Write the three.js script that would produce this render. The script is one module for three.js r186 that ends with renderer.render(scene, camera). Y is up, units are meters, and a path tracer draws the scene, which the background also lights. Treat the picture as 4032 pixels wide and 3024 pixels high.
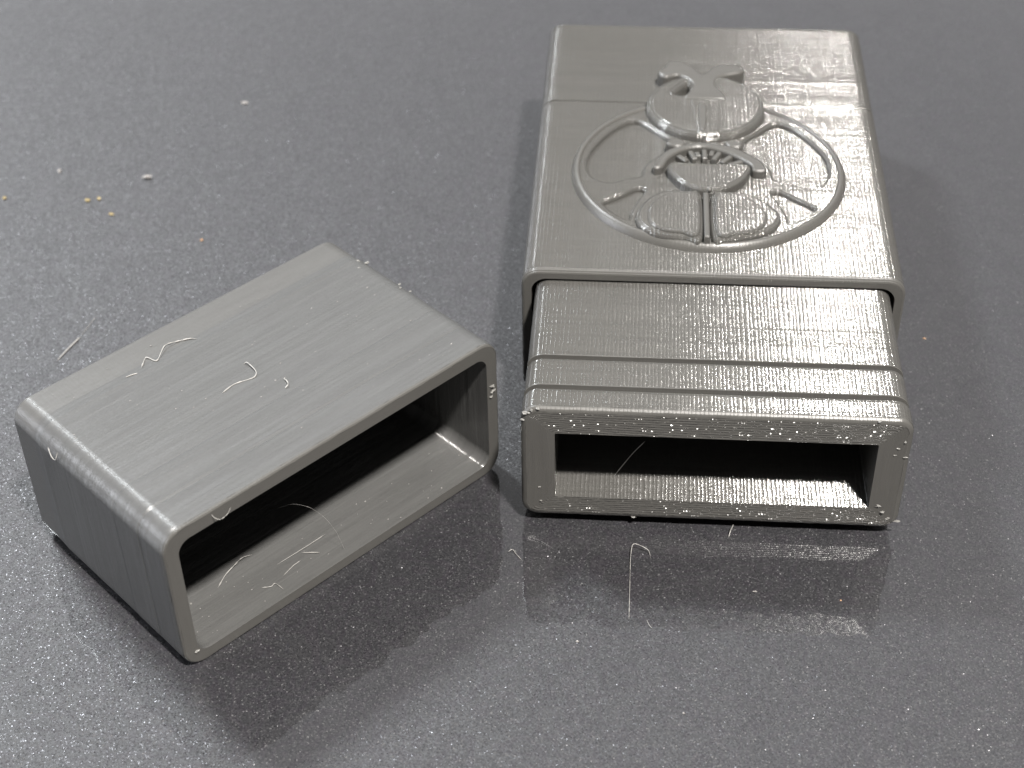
import * as THREE from 'three';
import { RectAreaLightUniformsLib } from 'three/addons/lights/RectAreaLightUniformsLib.js';
import { mergeGeometries } from 'three/addons/utils/BufferGeometryUtils.js';

// ------------------------------------------------------------------ camera, light, exposure (millimetres are scaled to metres)
const MM = 0.001;
const scene = new THREE.Scene();
scene.background = new THREE.Color(0.16, 0.155, 0.15);
const camera = new THREE.PerspectiveCamera(26.21, 4 / 3, 0.02, 20);
camera.position.set(-14.872 * MM, 190.778 * MM, 191.167 * MM);
camera.quaternion.setFromRotationMatrix(new THREE.Matrix4().set(
  0.997266, -0.034337, 0.065439, 0, -0.015911, 0.764964, 0.643876, 0, -0.072167, -0.643157, 0.762326, 0, 0, 0, 0, 1));
camera.focus = 0.256;
camera.userData.fStop = 28;
const renderer = new THREE.WebGLRenderer();
renderer.toneMapping = THREE.LinearToneMapping;
renderer.toneMappingExposure = 1.0;
renderer.shadowMap.enabled = true;
RectAreaLightUniformsLib.init();

function tag(o, label, category, group, kind) {
  if (label) o.userData.label = label;
  if (category) o.userData.category = category;
  if (group) o.userData.group = group;
  if (kind) o.userData.kind = kind;
  return o;
}
function areaLamp(name, label, dir, dist, w, h, rgb, power, glow) {
  const d = new THREE.Vector3(...dir).normalize(), at = d.clone().multiplyScalar(dist), aim = new THREE.Vector3(0, 0.01, -0.02);
  const g = new THREE.Group(); g.name = name; g.position.copy(at); g.lookAt(aim); scene.add(g);
  const back = new THREE.Mesh(new THREE.BoxGeometry(w * 1.06, h * 1.06, 0.03), new THREE.MeshStandardMaterial({ color: 0xdddddd, roughness: 0.6 }));
  back.name = 'housing'; back.position.z = -0.02; g.add(back);
  const face = new THREE.Mesh(new THREE.PlaneGeometry(w, h), new THREE.MeshStandardMaterial({ color: 0x111111, emissive: new THREE.Color(...rgb), emissiveIntensity: glow }));
  face.name = 'diffuser'; g.add(face);
  tag(g, label, 'lamp');
  const l = new THREE.RectAreaLight(new THREE.Color(...rgb), power, w, h);
  l.position.copy(at).addScaledVector(d, -0.004); l.lookAt(aim); scene.add(l);
  return g;
}
areaLamp('ceiling_lamp', 'small warm white lamp high above the table in front', [3.4, 13.47, 5.4], 1.2, 0.075, 0.075, [1, 0.955, 0.9], 2900, 0.5);
areaLamp('light_panel', 'large white light panel behind the table', [-0.05, 0.67, -0.74], 1.7, 3.6, 1.3, [0.98, 0.98, 1], 0.8, 0.05);
areaLamp('wall_lamp', 'cool white lamp up behind the left table corner', [-0.54, 0.74, -0.53], 1.3, 0.16, 0.16, [0.93, 0.98, 1.0], 230, 0.5);
areaLamp('window_light', 'pale cool window light left of the table', [-0.95, 0.3, 0.06], 1.3, 0.5, 0.5, [0.9, 0.93, 1.0], 15, 0.5);

// ------------------------------------------------------------------ noise and textures
let seed = 20240611;
const rnd = () => { seed = (seed * 1664525 + 1013904223) >>> 0; return seed / 4294967296; };
const gauss = () => Math.sqrt(-2 * Math.log(rnd() + 1e-9)) * Math.cos(6.28318 * rnd());
function hash(x, y, s = 0) {
  let h = (x * 374761393 + y * 668265263 + s * 974634777) | 0;
  h = Math.imul(h ^ (h >>> 13), 1274126177); h ^= h >>> 16;
  return (h >>> 0) / 4294967296;
}
function vnoise(x, y, px, py, s = 0) {            // periodic in px, py
  const x0 = Math.floor(x), y0 = Math.floor(y), fx = x - x0, fy = y - y0;
  const u = fx * fx * (3 - 2 * fx), v = fy * fy * (3 - 2 * fy), m = (a, n) => ((a % n) + n) % n;
  const a = hash(m(x0, px), m(y0, py), s), b = hash(m(x0 + 1, px), m(y0, py), s), c = hash(m(x0, px), m(y0 + 1, py), s), d = hash(m(x0 + 1, px), m(y0 + 1, py), s);
  return (a + (b - a) * u) * (1 - v) + (c + (d - c) * u) * v - 0.5;
}
function texture(w, h, fn, srgb) {
  const a = new Uint8Array(w * h * 4), c = [0, 0, 0];
  for (let y = 0; y < h; y++) for (let x = 0; x < w; x++) {
    fn(x, y, c); const i = (y * w + x) * 4;
    a[i] = Math.max(0, Math.min(255, c[0] * 255 + 0.5)); a[i + 1] = Math.max(0, Math.min(255, c[1] * 255 + 0.5)); a[i + 2] = Math.max(0, Math.min(255, c[2] * 255 + 0.5)); a[i + 3] = 255;
  }
  const t = new THREE.DataTexture(a, w, h, THREE.RGBAFormat);
  t.wrapS = t.wrapT = THREE.RepeatWrapping; t.magFilter = t.minFilter = THREE.LinearFilter;
  if (srgb) t.colorSpace = THREE.SRGBColorSpace;
  t.needsUpdate = true;
  return t;
}
function normalTexture(w, h, slope) {
  const s = [0, 0];
  return texture(w, h, (x, y, c) => {
    slope(x, y, s); const l = 1 / Math.hypot(s[0], s[1], 1);
    c[0] = -s[0] * l * 0.5 + 0.5; c[1] = -s[1] * l * 0.5 + 0.5; c[2] = l * 0.5 + 0.5;
  });
}
const TILE = 41;                                    // mm of printed surface per repeat of the layer texture
const NL = 400, LAY = []; let group = 0;
for (let i = 0; i < NL; i++) LAY.push({ a: Math.max(0.4, 0.97 + 0.12 * gauss()), tilt: 0.045 * gauss() + (i % 14 ? group : (group = 0.022 * gauss())), ph: 0.12 * gauss(), k: 0.75 + 0.4 * rnd() });
const ribs = [];
{ let x = 0; while (x < TILE) { const w = 0.5 + 0.34 * rnd(); ribs.push([x, w, 0.02 + 0.014 * rnd()]); x += w; } const s = TILE / x; for (const r of ribs) { r[0] *= s; r[1] *= s; } }
const ribAt = new Float32Array(1024), ribAmp = new Float32Array(1024);
for (let i = 0; i < 1024; i++) { const x = (i + 0.5) / 1024 * TILE; const r = ribs.find((q) => x >= q[0] && x < q[0] + q[1]) ?? ribs[0]; ribAt[i] = (x - r[0]) / r[1]; ribAmp[i] = r[2]; }
const layerNormal = normalTexture(1024, 1600, (x, y, s) => {
  const li = Math.floor(y / 4), L = LAY[li], t = Math.cos((y - li * 4 + 0.5) / 4 * Math.PI);
  const n = vnoise(x / 9, li / 2, 114, 200, 3), n2 = vnoise(x / 3.2, li / 3, 320, 134, 7);
  const big = vnoise(x / 60, li / 20, 17, 20, 11);
  s[1] = t * (L.a + 0.25 * n + 0.2 * vnoise(x / 13, li / 5, 79, 80, 14)) + L.tilt + n2 * 0.1;
  const f = (ribAt[x] + 0.05 * L.ph + big * 0.12 + 1) % 1;      // saw-toothed ribs: a long gentle flank, a short steep one
  s[0] = (f < 0.8 ? 0.06 + ribAmp[x] * Math.sin(f * 7.85) * (L.k + big * 0.6) : -0.3 * L.k) + n * 0.014 + n2 * 0.018 + vnoise(x / 11, li / 5, 93, 80, 13) * 0.028;
});
const capNormal = normalTexture(1024, 1024, (x, y, s) => {          // long uneven streaks along the layers
  const li = Math.floor(y / 4), t = Math.cos((y - li * 4 + 0.5) / 4 * Math.PI);
  const st = vnoise(x / 512, y / 4, 2, 256, 91) * 0.2 + vnoise(x / 341.34, y / 13, 3, 79, 92) * 0.14 + vnoise(x / 512, y / 40, 2, 26, 93) * 0.08 + vnoise(x / 60, y / 3, 17, 341, 96) * 0.06;
  s[1] = t * (0.55 + 0.5 * vnoise(x / 341.34, li / 2, 3, 128, 94)) + st;
  s[0] = vnoise(x / 8, y / 3, 128, 341, 95) * 0.06;
});
const beadNormal = normalTexture(768, 384, (x, y, s) => {   // concentric beads of the printed end face, 16 by 8 mm
  const row = Math.floor(y / 24), f = (y - row * 24 + 0.5) / 24, m = vnoise(x / 40, row, 19, 16, 22);
  s[1] = Math.cos(f * Math.PI) * (0.25 + m * 0.4) + vnoise(x / 6, y / 6, 128, 64, 25) * 0.25;
  s[0] = vnoise(x / 5, y / 5, 154, 77, 26) * 0.25;
  const cx = Math.floor(x / 24), cy = Math.floor(y / 24);
  if (hash(cx, cy, 27) < 0.08 + 0.6 * vnoise(cx / 4, cy, 8, 16, 28)) {      // small blobs of plastic along the beads
    const rr = 3 + 3.5 * hash(cx, cy, 30), ox = (x - cx * 24 - 12 - 4 * (hash(cx, cy, 29) - 0.5)) / (rr * (0.8 + 1.4 * hash(cx, cy, 31))), oy = (y - cy * 24 - 12) / rr, q = ox * ox + oy * oy;
    if (q < 1) { s[0] += ox * 0.25 + 0.3 * (hash(cx, cy, 36) - 0.5); s[1] = 0.9 + 0.6 * hash(cx, cy, 37) + oy * 0.25; }
  }
});
const toneMap = texture(512, 512, (x, y, c) => {            // faint streaks in the filament's own colour along the layers
  const v = 0.93 + 0.09 * vnoise(x / 40, y / 2, 13, 256, 31) + 0.06 * vnoise(x / 120, y / 8, 5, 64, 32) + 0.03 * vnoise(x / 3, y / 3, 170, 170, 33);
  c[0] = v; c[1] = v * (1 + 0.012 * vnoise(x / 60, y / 6, 9, 86, 34)); c[2] = v;
}, false);

// flakes in the table's paint
const FT = 70, FN = 2048, CELLS = 370;
const cell = [];
for (let i = 0; i < CELLS * CELLS; i++) {
  const bright = rnd() < 0.14, sg = rnd() < 0.75 ? 0.11 : 0.22;
  cell.push([rnd(), rnd(), gauss() * sg, gauss() * sg, bright ? 0.2 + 0.8 * rnd() * rnd() : 0.0, rnd()]);
}
const flakeId = new Int32Array(FN * FN), flakeEdge = new Float32Array(FN * FN);
for (let y = 0; y < FN; y++) for (let x = 0; x < FN; x++) {
  const u = (x + 0.5) / FN * CELLS, v = (y + 0.5) / FN * CELLS, cx = Math.floor(u), cy = Math.floor(v);
  let best = 9, id = 0;
  for (let j = -1; j <= 1; j++) for (let i = -1; i <= 1; i++) {
    const k = ((cy + j + CELLS) % CELLS) * CELLS + ((cx + i + CELLS) % CELLS), q = cell[k];
    const d = (cx + i + q[0] - u) ** 2 + (cy + j + q[1] - v) ** 2;
    if (d < best) { best = d; id = k; }
  }
  flakeId[y * FN + x] = id; flakeEdge[y * FN + x] = best;
}
const flakeNormal = normalTexture(FN, FN, (x, y, s) => { const q = cell[flakeId[y * FN + x]]; s[0] = q[2]; s[1] = q[3]; });
const flakeColor = texture(FN, FN, (x, y, c) => {
  const i = y * FN + x, q = cell[flakeId[i]], on = flakeEdge[i] < 0.16 + 0.12 * q[5] ? q[4] : 0;
  const w = vnoise(x / 90, y / 90, 23, 23, 41) * 0.003;
  c[0] = 4 * (0.0128 + w + on * 0.15); c[1] = 4 * (0.0124 + w + on * 0.148); c[2] = 4 * (0.0148 + w + on * 0.156);
}, false);
const flakeMetal = texture(FN, FN, (x, y, c) => {
  const i = y * FN + x, q = cell[flakeId[i]], on = flakeEdge[i] < 0.16 + 0.12 * q[5] && q[4] > 0;
  c[0] = 0; c[1] = on ? 0.36 : 0.55; c[2] = on ? 0.85 : 0;
}, false);

// ------------------------------------------------------------------ materials
const GREY = [0.068, 0.0662, 0.062];
const plastic = new THREE.MeshPhysicalMaterial({ color: new THREE.Color(...GREY), roughness: 0.13, ior: 1.65, map: toneMap, normalMap: layerNormal });
const plasticInside = plastic.clone(); plasticInside.normalScale = new THREE.Vector2(-1, 1);      // the ribs run the other way inside
const plasticPlain = new THREE.MeshPhysicalMaterial({ color: new THREE.Color(...GREY), roughness: 0.33, map: toneMap, normalMap: layerNormal, normalScale: new THREE.Vector2(0.25, 0.25) });
const plasticFace = new THREE.MeshPhysicalMaterial({ color: new THREE.Color(0.072, 0.07, 0.0655), roughness: 0.22, map: toneMap, normalMap: beadNormal });
const plasticSide = new THREE.MeshPhysicalMaterial({ color: new THREE.Color(0.072, 0.07, 0.0655), roughness: 0.25, map: toneMap, normalMap: layerNormal, normalScale: new THREE.Vector2(0.1, 0.6) });
const plasticCap = new THREE.MeshPhysicalMaterial({ color: new THREE.Color(0.074, 0.0752, 0.0755), roughness: 0.3, map: toneMap, normalMap: capNormal, normalScale: new THREE.Vector2(1, 0.9) });
const plasticFloor = new THREE.MeshPhysicalMaterial({ color: new THREE.Color(0.074, 0.0742, 0.0728), roughness: 0.2, ior: 1.6, map: toneMap, normalMap: capNormal, normalScale: new THREE.Vector2(1.4, 1.5) });
const plasticSmooth = new THREE.MeshPhysicalMaterial({ color: new THREE.Color(0.076, 0.0758, 0.0742), roughness: 0.32, map: toneMap, normalMap: layerNormal, normalScale: new THREE.Vector2(0.06, 0.4) });
const stringMat = new THREE.MeshPhysicalMaterial({ color: new THREE.Color(0.3, 0.292, 0.28), roughness: 0.4, transmission: 0.3 });
const paint = new THREE.MeshPhysicalMaterial({ color: new THREE.Color(0.25, 0.25, 0.25), map: flakeColor, metalness: 1, metalnessMap: flakeMetal, roughness: 1, roughnessMap: flakeMetal, normalMap: flakeNormal, clearcoat: 1, clearcoatRoughness: 0.03 });

// ------------------------------------------------------------------ geometry helpers
function toGeometry(P, N, UV, I) {
  const g = new THREE.BufferGeometry();
  g.setAttribute('position', new THREE.Float32BufferAttribute(P, 3));
  g.setAttribute('normal', new THREE.Float32BufferAttribute(N, 3));
  g.setAttribute('uv', new THREE.Float32BufferAttribute(UV, 2));
  g.setIndex(I);
  return g;
}
const used = {};
function numbered(name) { const n = used[name] = (used[name] ?? -1) + 1; return n ? name + '_' + String(n).padStart(3, '0') : name; }
function part(name, g, m, parent, label) {
  const o = new THREE.Mesh(g.clone().scale(MM, MM, MM), m);
  o.name = name; o.castShadow = o.receiveShadow = true;
  (parent ?? scene).add(o);
  if (label) o.userData.label = label;
  return o;
}
function thing(name, label, category, at = [0, 0, 0], turn = 0, group) {
  const o = new THREE.Group(); o.name = numbered(name); scene.add(o);
  o.position.set(at[0] * MM, at[1] * MM, at[2] * MM); o.rotation.y = turn;
  return tag(o, label, category, group);
}
// a rounded rectangle, counterclockwise seen from the front, starting at the middle of the bottom edge
function ring(w, h, r, y0, cx = 0) {
  const pts = [], NW = Math.max(4, Math.round(30)), NH = 12, NC = 9;
  const line = (x0, ya, x1, yb, n, nx, ny) => { for (let i = 0; i < n; i++) pts.push([x0 + (x1 - x0) * i / n, ya + (yb - ya) * i / n, nx, ny]); };
  const arc = (ax, ay, a0) => { for (let i = 0; i < NC; i++) { const a = (a0 + 90 * i / NC) * Math.PI / 180; pts.push([ax + r * Math.cos(a), ay + r * Math.sin(a), Math.cos(a), Math.sin(a)]); } };
  const X = w / 2, T = h;
  line(0, 0, X - r, 0, NW, 0, -1); arc(X - r, r, -90); line(X, r, X, T - r, NH, 1, 0); arc(X - r, T - r, 0);
  line(X - r, T, -X + r, T, NW * 2, 0, 1); arc(-X + r, T - r, 90); line(-X, T - r, -X, r, NH, -1, 0); arc(-X + r, r, 180); line(-X + r, 0, 0, 0, NW, 0, -1);
  pts.push([0, 0, 0, -1]);
  return pts.map(([x, y, nx, ny]) => [x + cx, y + y0, nx, ny]);
}
// a tube lofted through sections [z, outset]; z falls towards the back. Each strip keeps its own edges.
function tube({ w, h, r, y0, cx = 0 }, sections, { inside = false, tile = TILE, wave = 0, smooth = false, pick = () => true } = {}) {
  const base = ring(w, h, r, y0, cx), S = [0];
  for (let k = 1; k < base.length; k++) S.push(S[k - 1] + Math.hypot(base[k][0] - base[k - 1][0], base[k][1] - base[k - 1][1]));
  const P = [], N = [], UV = [], I = [];
  let v = 0;
  const rings = sections.map(([z, o], i) => ring(w + 2 * o, h + 2 * o, Math.max(r + o, 0.05), y0 - o, cx).map((q, k) => {
    const e = wave ? wave * (vnoise(k * 0.9, i * 3.7 + z, 999, 999, 51)) : 0;
    return [q[0] + q[2] * e, q[1] + q[3] * e, z + (wave ? wave * 0.7 * vnoise(k * 1.1, i * 5.1 - z, 999, 999, 52) : 0), q[2], q[3]];
  }));
  const slope = sections.slice(1).map(([z, o], i) => { const dz = sections[i][0] - z, dO = sections[i][1] - o, l = Math.hypot(dz, dO) || 1; return [dz / l, -dO / l]; });
  for (let i = 0; i + 1 < sections.length; i++) {
    const len = Math.hypot(sections[i][0] - sections[i + 1][0], sections[i][1] - sections[i + 1][1]);
    if (!i) v = -sections[0][0];
    const v0 = v, v1 = v += len, s0 = P.length / 3;
    for (const e of [0, 1]) {
      const R = rings[i + e];
      let m = slope[i];
      if (smooth) { const o = slope[i + (e ? 1 : -1)]; if (o) m = [m[0] + o[0], m[1] + o[1]]; }
      R.forEach((q, k) => {
        const n = new THREE.Vector3(q[3] * m[0], q[4] * m[0], m[1]).normalize().multiplyScalar(inside ? -1 : 1);
        P.push(q[0], q[1], q[2]); N.push(n.x, n.y, n.z); UV.push(S[k] / tile, (e ? v1 : v0) / tile);
      });
    }
    const n = base.length;
    for (let k = 0; k + 1 < n; k++) if (pick(k)) {
      const a = s0 + k, b = a + 1, d = s0 + n + k, c = d + 1;
      inside ? I.push(d, b, c, d, a, b) : I.push(d, c, b, d, b, a);
    }
  }
  return toGeometry(P, N, UV, I);
}
// a flat face between an outer and an inner outline (front = facing the viewer's side)
function face(A, B, z, front = true, tileU = 16, tileV = 8, pick = () => true) {
  const P = [], N = [], UV = [], I = [], n = A.length, steps = 6; let s = 0;
  for (let k = 0; k < n; k++) {
    if (k) s += Math.hypot(A[k][0] - A[k - 1][0], A[k][1] - A[k - 1][1]);
    for (let j = 0; j <= steps; j++) {
      const t = j / steps, x = A[k][0] + (B[k][0] - A[k][0]) * t, y = A[k][1] + (B[k][1] - A[k][1]) * t;
      P.push(x, y, z); N.push(0, 0, front ? 1 : -1);
      UV.push(s / tileU, (A[k][3] < -0.5 ? -1 : 1) * t * Math.hypot(A[k][0] - B[k][0], A[k][1] - B[k][1]) / tileV);
    }
  }
  for (let k = 0; k + 1 < n; k++) if (pick(k)) for (let j = 0; j < steps; j++) {
    const a = k * (steps + 1) + j, b = a + 1, d = a + steps + 1, c = d + 1;
    front ? I.push(a, d, c, a, c, b) : I.push(a, c, d, a, b, c);
  }
  return toGeometry(P, N, UV, I);
}
function plate(w, h, r, y0, z, front) {
  const R = ring(w, h, r, y0), P = [0, y0 + h / 2, z], N = [0, 0, front ? 1 : -1], UV = [0.5, 0.5], I = [];
  R.forEach((q) => { P.push(q[0], q[1], z); N.push(0, 0, front ? 1 : -1); UV.push(q[0] / TILE, q[1] / TILE); });
  for (let k = 1; k < R.length; k++) front ? I.push(0, k, k + 1) : I.push(0, k + 1, k);
  return toGeometry(P, N, UV, I);
}
const merged = (list) => mergeGeometries(list, false);

// ------------------------------------------------------------------ the table
{
  const P = [], N = [], UV = [], I = [];
  const grid = (x0, x1, z0, z1, step, rough) => {
    const nx = Math.round((x1 - x0) / step), nz = Math.round((z1 - z0) / step), s0 = P.length / 3;
    for (let j = 0; j <= nz; j++) for (let i = 0; i <= nx; i++) {
      const x = x0 + (x1 - x0) * i / nx, z = z0 + (z1 - z0) * j / nz;
      let a = 0, b = 0;
      if (rough) {
        a = vnoise(x / 1.5, z / 1.5, 9999, 9999, 61) * 0.023 + vnoise(x / 5, z / 5, 9999, 9999, 63) * 0.012;
        b = vnoise(x / 1.5, z / 1.5, 9999, 9999, 62) * 0.023 + vnoise(x / 5, z / 5, 9999, 9999, 64) * 0.012;
      }
      P.push(x, 0, z); const l = 1 / Math.hypot(a, b, 1); N.push(a * l, l, b * l); UV.push(x / FT, -z / FT);
    }
    for (let j = 0; j < nz; j++) for (let i = 0; i < nx; i++) { const a = s0 + j * (nx + 1) + i, c = a + nx + 1; I.push(a, c, c + 1, a, c + 1, a + 1); }
  };
  grid(-182, 92, -198, 64, 0.7, true);
  grid(-420, -182, -198, 64, 20, false); grid(92, 380, -198, 64, 20, false); grid(-420, 380, -520, -198, 20, false); grid(-420, 380, 64, 240, 20, false);
  const top = toGeometry(P, N, UV, I);
  const slab = new THREE.BoxGeometry(800, 30, 760).translate(-20, -15.3, -140);
  const t = part('table', merged([top, slab]), paint);
  tag(t, 'dark grey glossy table top with fine metallic speckles', 'table', null, 'structure');
}

// ------------------------------------------------------------------ right: the outer case with the raised emblem
const CASE = { w: 64.32, h: 26.38, r: 3, y0: 0 };
const caseT = thing('slide_case', 'grey ribbed plastic case with a round raised emblem on top', 'case');
part('case_body', tube(CASE, [[-34.3, 0], [-89.0, 0], [-89.05, -0.55], [-89.55, -0.55]]), plastic, caseT);
{
  const inner = ring(61.0, 23.5, 2.6, 1.4), outer = ring(CASE.w - 0.9, CASE.h - 0.9, 2.55, 0.45);
  part('rim', merged([tube(CASE, [[-33.1, -0.45], [-33.2, -0.16], [-33.35, -0.12], [-33.45, -0.2], [-33.55, 0], [-33.8, 0.03], [-33.9, -0.1], [-34, 0.02], [-34.2, 0.03], [-34.25, -0.05], [-34.3, 0]], { wave: 0.05 }), face(outer, inner, -33.1)]), plasticPlain, caseT);
  part('inner_wall', merged([tube({ w: 61.0, h: 23.5, r: 2.6, y0: 1.4 }, [[-33.1, 0], [-119, 0]], { inside: true }), plate(61.0, 23.5, 2.6, 1.4, -119, true)]), plasticPlain, caseT);
  part('end_cap', merged([tube(CASE, [[-89.55, -0.55], [-89.62, -0.06], [-120.2, -0.04], [-120.85, -0.5]]), plate(CASE.w - 1, CASE.h - 1, 2.5, 0.5, -120.85, false)]), plastic, caseT);
}
const TOP = CASE.h;
function curve(points, n = 6) {                    // a closed smooth outline through (x, z) points, as a list of 2D points with z up the page
  const c = new THREE.CatmullRomCurve3(points.map(([x, z]) => new THREE.Vector3(x, -z, 0)), true, 'catmullrom', 0.5);
  return c.getPoints(points.length * n).map((q) => new THREE.Vector2(q.x, q.y));
}
const arcPts = (cx, cz, r, a0, a1, n) => Array.from({ length: n + 1 }, (_, i) => { const a = (a0 + (a1 - a0) * i / n) * Math.PI / 180; return [cx + r * Math.cos(a), cz - r * Math.sin(a)]; });
const sharp = (points) => points.map(([x, z]) => new THREE.Vector2(x, -z));
function relief(outline, holes, height, bevel, seen) {
  const s = new THREE.Shape(outline);
  for (const h of holes) s.holes.push(new THREE.Path(h));
  const g = new THREE.ExtrudeGeometry(s, { depth: Math.max(0.02, height - bevel), bevelEnabled: true, bevelThickness: bevel, bevelSize: bevel, bevelOffset: -bevel, bevelSegments: 4, curveSegments: 8 });
  const uv = g.attributes.uv; for (let i = 0; i < uv.count; i++) uv.setXY(i, -uv.getX(i) / TILE, uv.getY(i) / TILE);
  g.rotateX(-Math.PI / 2); g.translate(0, TOP, 0.9 * (height - seen));   // the outlines were measured at the height `seen`
  return g;
}
{
  const e = new THREE.Group(); e.name = 'emblem'; caseT.add(e);
  const wing = [[12.6, -81], [15.4, -79.6], [18.2, -75.8], [20.8, -70.2], [21.4, -65.5], [20.2, -61.4], [17.1, -59.7], [14.4, -61], [11.6, -62], [11, -65.4], [8.6, -69], [6.8, -71.2], [6.7, -74.6], [9.3, -77.8]];
  const leaf = [[18, -52.8], [16.6, -54.4], [14.5, -56], [12.3, -57.9], [10.9, -57.3], [12.2, -54], [13.2, -50.6], [13.6, -48.2], [15.6, -49.6]];
  const mirrored = (p) => p.map(([x, z]) => [-0.9 - x, z]).reverse();
  const disc = arcPts(-0.35, -65, 24.3, 0, 354, 59).map(([x, z]) => new THREE.Vector2(x, -z));
  part('medallion', relief(disc, [curve(mirrored(wing)), curve(wing), curve(mirrored(leaf)), curve(leaf)], 0.95, 0.6, 0.9), plastic, e);
  {                                                 // the thick outer ring, open where the head disc lies on it
    const prof = [[24.75, 0], [24.6, 0.5], [24.3, 1.0], [24.0, 1.3], [23.65, 1.38], [23.35, 1.25], [23.2, 0.8]].map(([a, b]) => new THREE.Vector2(a, b));
    const g = new THREE.LatheGeometry(prof, 150);
    const uv = g.attributes.uv; for (let i = 0; i < uv.count; i++) uv.setXY(i, uv.getX(i) * 150 / TILE, uv.getY(i) * 3.4 / TILE);
    part('outer_ring', g.translate(-0.35, TOP, -64.6), plasticPlain, e);
  }
  const head = arcPts(-0.5, -86.1, 11.3, 0, 354, 59).map(([x, z]) => new THREE.Vector2(x, -z));
  const eyeL = curve([[-6.4, -90.4], [-5.2, -92.4], [-3.9, -94], [-3.5, -92], [-4.2, -90.2], [-5.3, -89.6]]), eyeR = curve([[2.4, -93.8], [4, -94.9], [4.6, -92.4], [4.2, -90], [3.1, -90.4]]);
  part('head_disc', relief(head, [eyeL], 2.7, 1.3, 1.4), plastic, e);
  part('crown', relief(curve([[-7.4, -101.6], [-8.4, -99.4], [-9.6, -97.2], [-8.2, -95.5], [-5.8, -96.3], [-3.9, -94.8], [-3, -92.8], [-3.6, -90.4], [-4.2, -87.6], [2.9, -87.6], [2.9, -90], [1.6, -92.6], [1.9, -95.2], [3.4, -96.6], [6.4, -97.8], [7.2, -99], [5.6, -100.9], [3.2, -100.8], [0.8, -99.4], [-0.8, -97], [-2.4, -99.2], [-4.6, -101.4]]), [], 2.9, 0.6, 1.8), plasticPlain, e);
  const sn = part('snout', relief(sharp([[-3.6, -87.8], [2.4, -87.8], [1.9, -74.9], [-2.2, -74.7]]), [], 2.8, 0.4, 1.8), plastic, e);
  part('snout_ridge', relief(curve([[-1.7, -85.6], [-0.9, -86], [-0.5, -84], [-0.6, -79], [-0.9, -76.2], [-1.7, -76.4], [-1.9, -80]]), [], 3.05, 0.25, 1.8), plasticPlain, e);
  part('cheek', relief(curve([[-1.7, -56.2], [-4.6, -57.2], [-8.1, -57], [-11.2, -54.4], [-13, -50.6], [-13, -47], [-11.2, -44.4], [-8.3, -43], [-4.8, -42.6], [-1.7, -42.7]]), [], 2.2, 0.9, 0.9), plastic, e);
  part('cheek', relief(curve([[-0.1, -56.2], [2.8, -57.2], [5.6, -56.8], [9.1, -54.7], [11.5, -51.3], [11.8, -48.6], [10, -45.6], [6.3, -43.6], [3, -42.7], [-0.1, -42.7]]), [], 2.2, 0.9, 0.9), plastic, e);
  part('cheek_plate', relief(curve([[-2.3, -55.4], [-5, -56], [-7.6, -55.6], [-10.2, -53], [-11.2, -49.4], [-10.6, -46.2], [-8.6, -44.4], [-5.4, -43.8], [-2.3, -43.8]]), [], 2.7, 0.5, 0.9), plastic, e);
  part('cheek_plate', relief(curve([[0.7, -55.4], [3, -56], [5.6, -55.3], [8, -53], [9.4, -50], [9, -46.8], [7, -44.8], [4, -43.9], [0.7, -43.8]]), [], 2.7, 0.5, 0.9), plastic, e);
  part('centre_ridge', relief(sharp([[-1.5, -56], [-0.5, -56], [-0.5, -42.4], [-1.5, -42.4]]), [], 2.9, 0.35, 0.9), plasticPlain, e);
  part('hood', relief(curve([[-10.2, -63.4], [-9.9, -65.4], [-7.9, -69.2], [-4.4, -71.4], [-0.9, -72.3], [2.8, -71.5], [5.6, -69.9], [8.6, -67], [10, -64.2], [9.6, -63.2], [7.6, -63.2], [7, -65.4], [3.6, -68.6], [-0.9, -70.7], [-4.3, -69.9], [-7.3, -67], [-8.6, -63.8]], 5), [], 2.7, 0.5, 1.4), plasticPlain, e);
  part('ear', relief(curve([[-8, -72.2], [-6.4, -73.6], [-4.8, -73], [-4.6, -71.6], [-6.4, -71]]), [], 2.3, 0.5, 1.4), plasticPlain, e);
  part('ear', relief(curve([[2.9, -73], [4.6, -73.6], [6, -72.8], [5.6, -71.3], [3.6, -71.4]]), [], 2.3, 0.5, 1.4), plasticPlain, e);
  part('bowl', relief(curve([[-7.8, -63.8], [-6.9, -61.2], [-5, -58.4], [-2.8, -56.9], [-0.4, -56.4], [2.5, -57.2], [5.2, -59.6], [6.8, -62.6], [7.1, -64.6], [5.6, -65.4], [2, -65.2], [-3, -65.2], [-6.6, -65.4]]), [], 2.9, 0.7, 1.4), plastic, e);
  for (const [x0, z0, x1, z1] of [[-5.8, -68.4, -4.2, -66.6], [-3.6, -70, -2.7, -67.2], [-1, -70.6, -0.9, -67.4], [1.9, -70, 0.6, -67.2], [4, -68.8, 2.1, -66.4], [5.9, -67, 3.4, -65.6], [-2.4, -69.6, -2.0, -68.2], [0.5, -70.2, 0.2, -68.6]]) {
    const dx = x1 - x0, dz = z1 - z0, l = Math.hypot(dx, dz), nx = -dz / l * 0.48, nz = dx / l * 0.48;
    part('ray', relief(sharp([[x0 + nx, z0 + nz], [x0 - nx, z0 - nz], [x1 - nx, z1 - nz], [x1 + nx, z1 + nz]]), [], 2.2, 0.3, 1.0), plasticPlain, e);
  }
  const bead = new THREE.SphereGeometry(0.55, 14, 10).translate(-0.35, TOP + 2.6, -55.4); part('bead', bead, plasticPlain, e);
  const bead2 = new THREE.SphereGeometry(0.5, 14, 10).translate(-1.7, TOP + 0.5, -40.6); part('bead', bead2, plasticPlain, e);
}

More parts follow.
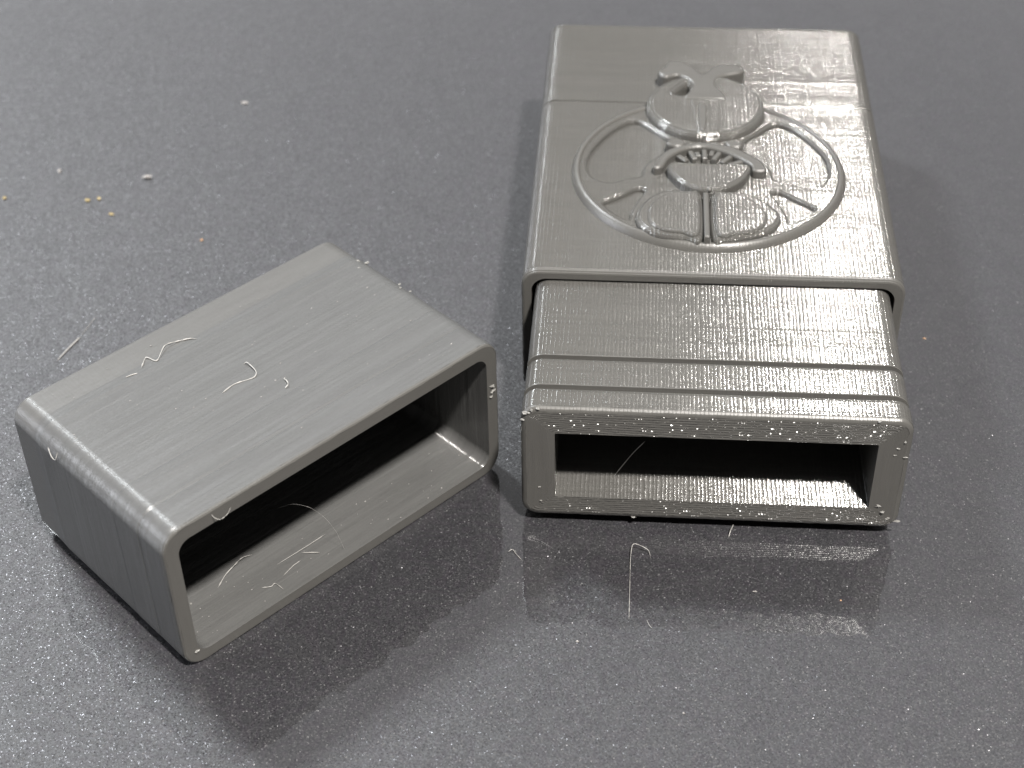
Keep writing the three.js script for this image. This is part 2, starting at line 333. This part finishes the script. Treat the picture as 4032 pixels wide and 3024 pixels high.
// ------------------------------------------------------------------ right: the inner tray that slides out of it
const TRAY = { w: 59.7, h: 22.3, r: 2.6, y0: 2.1 };
const trayT = thing('sliding_tray', 'grey plastic tray with a slot opening sliding out of the emblem case', 'tray');
const FRONT = { w: 60.2, h: 22.85, r: 2.7, y0: 1.8 };
const slot = ring(49.9, 13.47, 0.25, 6.09, 0.16);
{
  part('tray_body', tube(TRAY, [[-13.55, 0.06], [-13.8, 0.07], [-14.4, 0.02], [-32, 0], [-110, -0.1]]), plastic, trayT);
  part('groove', tube(TRAY, [[-12.3, 0.02], [-12.4, -0.6], [-12.6, -1.1], [-13.3, -1.1], [-13.36, 0.02], [-13.55, 0.06]], { wave: 0.04 }), plasticPlain, trayT);
  part('middle_band', tube(TRAY, [[-6.1, 0.13], [-6.4, 0.15], [-7.2, 0.12], [-11.8, 0.11], [-12.3, 0.02]]), plastic, trayT);
  part('groove', tube(TRAY, [[-4.85, 0.1], [-4.95, -0.45], [-5.15, -0.95], [-5.85, -0.95], [-5.91, 0.1], [-6.1, 0.13]], { wave: 0.04 }), plasticPlain, trayT);
  part('front_band', tube(FRONT, [[-0.75, 0], [-4.2, 0], [-4.85, -0.16]]), plastic, trayT);
  const outer = ring(FRONT.w - 1.6, FRONT.h - 1.6, FRONT.r - 0.8, FRONT.y0 + 0.8);
  const upright = (k) => Math.abs(outer[k][2]) > 0.75;
  part('front_face', face(outer, slot, 0, true, 16, 8, (k) => !upright(k)), plasticFace, trayT);
  part('front_side', face(outer, slot, 0, true, TILE, TILE / 2, upright), plasticSide, trayT);
  part('front_edge', tube(FRONT, [[0, -0.8], [-0.08, -0.42], [-0.32, -0.1], [-0.75, 0]], { wave: 0.12, smooth: true }), plasticPlain, trayT);
  part('slot_wall', merged([tube({ w: 49.9, h: 13.47, r: 0.25, y0: 6.09, cx: 0.16 }, [[0, 0], [-105, 0]], { inside: true }), plate(50.4, 13.6, 0.25, 6.05, -104.9, true)]), plasticInside, trayT);
}

// ------------------------------------------------------------------ left: the separate cap
const capAt = [-56.237, 0, 10.634], capTurn = 0.83465;
const CAP = { w: 64.0, h: 27.6, r: 3.5, y0: 0.05 };
const capT = thing('open_cap', 'grey plastic cap lying on its side, open end to the front', 'cap', capAt, capTurn);
{
  part('cap_wall', tube(CAP, [[-12.95, 0.05], [-31.6, 0.1], [-32.4, 0.14], [-33.4, 0.02], [-34.4, -0.02]]), plasticCap, capT);
  part('end_band', tube(CAP, [[-34.4, -0.02], [-35.2, -0.05], [-40.1, -0.06], [-40.72, -0.5]]), plasticSmooth, capT);
  part('band', tube(CAP, [[-6.45, 0.05], [-6.7, 0.12], [-12.5, 0.1], [-12.75, 0.01], [-12.95, 0.05]]), plasticCap, capT);
  part('band', tube(CAP, [[-0.5, 0.05], [-0.9, 0.12], [-5.95, 0.1], [-6.2, 0.01], [-6.45, 0.05]]), plasticCap, capT);
  const outer = ring(CAP.w - 0.5, CAP.h - 0.5, CAP.r - 0.25, CAP.y0 + 0.25), inner = ring(59.4, 23.0, 2.2, 2.15);
  part('rim', merged([tube(CAP, [[0, -0.25], [-0.15, -0.02], [-0.5, 0.05]], { wave: 0.1 }), face(outer, inner, 0)]), plasticPlain, capT);
  part('inner_wall', tube({ w: 59.4, h: 23.0, r: 2.2, y0: 2.15 }, [[0, 0], [-38.9, 0]], { inside: true }), plasticFloor, capT);
  part('end_wall', merged([plate(59.6, 23.2, 2.2, 2.05, -38.85, true), plate(CAP.w - 1, CAP.h - 1, 3, 0.55, -40.72, false)]), plasticCap, capT);
}

// ------------------------------------------------------------------ loose strings and specks
function strand(points, r, label, cat, where) {
  const c = new THREE.CatmullRomCurve3(points.map((q) => new THREE.Vector3(...q)), false, 'catmullrom', 0.4);
  const n = points.length * 8, g = new THREE.TubeGeometry(c, n, r * 0.58, 6, false), p = g.attributes.position;
  for (let i = 0; i <= n; i++) {                   // uneven thickness
    const k = (0.55 + 0.9 * hash(Math.floor(i / 3), points.length, 71)) * (i < 2 || i > n - 2 ? 0.4 : 1), a = c.getPointAt(i / n);
    for (let j = 0; j <= 6; j++) { const q = i * 7 + j; p.setXYZ(q, a.x + (p.getX(q) - a.x) * k, a.y + (p.getY(q) - a.y) * k, a.z + (p.getZ(q) - a.z) * k); }
  }
  const o = part(numbered('plastic_string'), g, stringMat);
  if (where === 'cap') { o.position.set(capAt[0] * MM, 0, capAt[2] * MM); o.rotation.y = capTurn; }
  return tag(o, label, cat ?? 'string');
}
const T = 27.78;
strand([[-12.5, T, -33.6], [-10.7, T, -35.2], [-10.3, T, -34.8], [-9.7, T, -33.4], [-6.9, T + 0.3, -35.3], [-4.8, T, -35.2], [-2.8, T, -34.3], [-2.1, T, -33.4]], 0.16, 'zigzag white plastic string on the far half of the cap top', 'string', 'cap');
strand([[-7.1, T, -19.7], [-4.5, T, -20.1], [-1.4, T, -19.3], [-0.4, T + 0.2, -20.1], [-0.2, T + 0.4, -22.4], [-0.5, T, -23.1]], 0.17, 'L-shaped white plastic string in the middle of the cap top', 'string', 'cap');
strand([[1.7, T, -15.8], [1.6, T + 0.2, -14.9], [1.2, T + 0.2, -14], [0.4, T, -13.8]], 0.17, 'short curled plastic shred on the cap top right of the L-shaped string', 'string', 'cap');
strand([[-15.6, T, -33.4], [-14.5, T, -33.2], [-13.7, T, -32.9]], 0.13, 'tiny straight shred beside the zigzag string on the cap top', 'string', 'cap');
strand([[-23.2, 27.2, -1.2], [-23.4, 26.6, 0.3], [-22.7, 26, 0.9], [-21.3, 26, 0.7], [-20.4, 26.4, 0.3]], 0.09, 'thin looped string hanging over the upper lip of the cap opening', 'string', 'cap');
strand([[-32.2, 26.3, -29.4], [-32.6, 25.6, -28], [-32.5, 25.4, -27.2], [-31.9, 26.6, -27.1]], 0.13, 'small hook of plastic on the rounded left edge of the cap', 'string', 'cap');
strand([[-7.9, 12, -7.7], [-5.6, 12, -6.8], [-3.6, 11, -5.2], [-2.2, 9, -3.4], [-1.2, 6, -2.2], [-0.6, 2.3, -1.4]], 0.025, 'fine hair-thin string arching inside the cap opening', 'string', 'cap');
strand([[-19.9, 2.3, -8.8], [-17.5, 2.4, -10.1], [-15.5, 2.6, -10.6], [-13.5, 2.6, -11.1], [-11.8, 2.3, -10.8]], 0.14, 'forked plastic shred on the cap floor near its left wall', 'string', 'cap');
strand([[-10.3, 2.3, -6.3], [-5.3, 2.4, -6.1], [-0.7, 2.3, -6.2]], 0.08, 'long straight thread lying on the floor inside the cap', 'string', 'cap');
strand([[-5.9, 2.3, -5.6], [-3.9, 2.4, -3.6]], 0.15, 'bright short shred on the cap floor in front of the long thread', 'string', 'cap');
strand([[-11, 2.3, -3.7], [-8.6, 2.3, -4.3], [-7.1, 2.3, -4.4]], 0.09, 'short thin thread on the cap floor close to the lower lip', 'string', 'cap');
strand([[-15, 2.3, -4], [-13.8, 2.3, -3.2], [-13, 2.4, -3.2], [-12.8, 2.3, -1.4]], 0.1, 'small bent thread on the cap floor at the lower lip', 'string', 'cap');
strand([[-12.3, 0.1, 20.3], [-12.3, 0.15, 16.2], [-12.3, 0.3, 11.9], [-12.3, 0.5, 8.1], [-12.1, 1.1, 5.7], [-11.6, 1.3, 5.3], [-10.2, 1, 5.7], [-9.4, 0.6, 6.1], [-9.1, 0.15, 7.2]], 0.1, 'long hooked white string on the table in front of the tray', 'string');
strand([[-31.8, 0.1, 7], [-31.2, 0.2, 6.6], [-30.5, 0.2, 7.6], [-29.6, 0.1, 8.7]], 0.1, 'small bent string on the table left of the tray corner', 'string');
strand([[-118.3, 0.13, -36.7], [-117.1, 0.2, -40.4], [-115.9, 0.13, -43.9]], 0.2, 'straight pale bristle on the table behind the cap', 'string');
strand([[-115.9, 0.08, -44.2], [-115.3, 0.1, -47], [-114.7, 0.08, -50.1]], 0.06, 'very thin hair at the far end of the pale bristle', 'string');
strand([[3.4, 0.1, 1.8], [3.7, 0.7, 0.9], [4.1, 1.7, 0.5]], 0.14, 'short curl sticking out under the tray front edge', 'string');
strand([[-9.6, 0.1, 20.2], [-9.2, 0.1, 21.3], [-8.8, 0.1, 21.9]], 0.06, 'tiny curved hair on the table beside the hooked string', 'string');
strand([[-15.4, 6.2, -5], [-12.6, 13.1, -3], [-10.7, 17.7, -1]], 0.08, 'thin straight string slanting across the tray slot', 'string');

function crumb(r, k) {
  const g = new THREE.IcosahedronGeometry(r, 1) , p = g.attributes.position;
  for (let i = 0; i < p.count; i++) { const f = 0.35 + 1.3 * hash(Math.round(p.getX(i) / r * 50), Math.round(p.getY(i) / r * 50 + p.getZ(i) / r * 330), k); p.setXYZ(i, p.getX(i) * f * (0.7 + 1.1 * hash(k, 1, 9)), p.getY(i) * f * (0.35 + 0.5 * hash(k, 2, 9)), p.getZ(i) * f * 0.8); }
  g.computeVertexNormals();
  return g;
}
const speckMat = (r, g, b) => new THREE.MeshStandardMaterial({ color: new THREE.Color(r, g, b), roughness: 0.5 });
const YELLOW = speckMat(0.24, 0.19, 0.09), WHITE = speckMat(0.2, 0.19, 0.185), ORANGE = speckMat(0.28, 0.17, 0.1), BURR = speckMat(0.14, 0.137, 0.13);
for (const [x, z, r, m, label] of [
  [-126.9, -89.1, 0.55, YELLOW, 'left one of two close yellow specks on the table'], [-124.7, -89.7, 0.5, YELLOW, 'right one of two close yellow specks on the table'],
  [-120.5, -84.3, 0.38, YELLOW, 'lone yellow speck in front of the two close yellow specks'], [-144.6, -89, 0.5, YELLOW, 'yellow speck at the left border of the photo'],
  [-116.5, -98.3, 0.8, WHITE, 'largest whitish flake on the table behind the yellow specks'], [-135.9, -99.9, 0.5, WHITE, 'small whitish flake left of the largest flake'],
  [-101.8, -129.7, 0.55, WHITE, 'farthest whitish flake on the table, left of the case'], [-99.9, -76.1, 0.35, ORANGE, 'orange speck on the table behind the cap'],
  [40.8, -51.7, 0.22, ORANGE, 'tiny orange speck on the table right of the case'], [-4.1, 37.9, 0.22, WHITE, 'white speck on the bare table far in front of the tray'],
  [-20, 25.2, 0.22, WHITE, 'white speck on the table left of the hooked string'], [7.2, 13.4, 0.2, WHITE, 'white speck in the dark reflection of the tray slot'], [20.3, 14.5, 0.18, ORANGE, 'orange speck in the dark reflection of the tray'],
]) tag(part(numbered('dust_speck'), crumb(r * 0.8, Math.round(5 + x * 10)).translate(x, r * 0.4, z), m), label, 'speck');

// burrs left on the printed edges, parts of the tray and of the cap
for (const [x, y, s] of [[-29.2, 23.6, 0.42], [-28.4, 24.2, 0.4], [-27.4, 24.5, 0.35], [-29.8, 22.2, 0.3], [29, 20.4, 0.35], [28.1, 19, 0.3], [29.4, 17.2, 0.32], [27.8, 17.6, 0.28], [26.6, 6.6, 0.42], [27.4, 5.4, 0.45], [28.4, 3.9, 0.5], [29.8, 3.4, 0.4], [19, 3, 0.4], [-27, 5, 0.4], [-12, 2.0, 0.25], [24.6, 24.4, 0.35], [-27.2, 8, 0.25]])
  part('burr', crumb(s * 0.7, Math.round(x * 7 + 300)).translate(x, y, -0.02), BURR, trayT);
for (const [x, y, z, s] of [[30.6, 18.6, 0.05, 0.6], [30.9, 17.5, 0.1, 0.45], [30.5, 16.6, 0.05, 0.4], [29.8, 27.5, -32, 0.5], [31, 27.1, -31, 0.45], [28.6, 27.8, -30, 0.3], [31.4, 26.6, -23, 0.25], [30, 27.7, -21, 0.3], [31.2, 26.8, -20, 0.25], [-30, 3, 0.05, 0.4], [-29.4, 13, 0.05, 0.3]])
  part('burr', crumb(s * 0.7, Math.round(x * 9 + y * 5 + 600)).translate(x, y - 0.1, z - 0.05), BURR, capT);
{
  const list = [];                                  // fine dust on the cap
  for (let i = 0; i < 90; i++) { const x = -29 + 58 * rnd(), z = -38 * rnd() - 0.6, r = 0.04 + 0.07 * rnd() * rnd(); list.push(crumb(r, i).translate(x, CAP.h + 0.12 + r * 0.3, z)); }
  for (let i = 0; i < 40; i++) { const x = -28 + 56 * rnd(), z = -9 * rnd() - 0.6, r = 0.05 + 0.08 * rnd() * rnd(); list.push(crumb(r, i + 100).translate(x, 2.2, z)); }
  const o = part('dust', merged(list), WHITE, capT); o.userData.kind = 'stuff';
}
renderer.render(scene, camera);
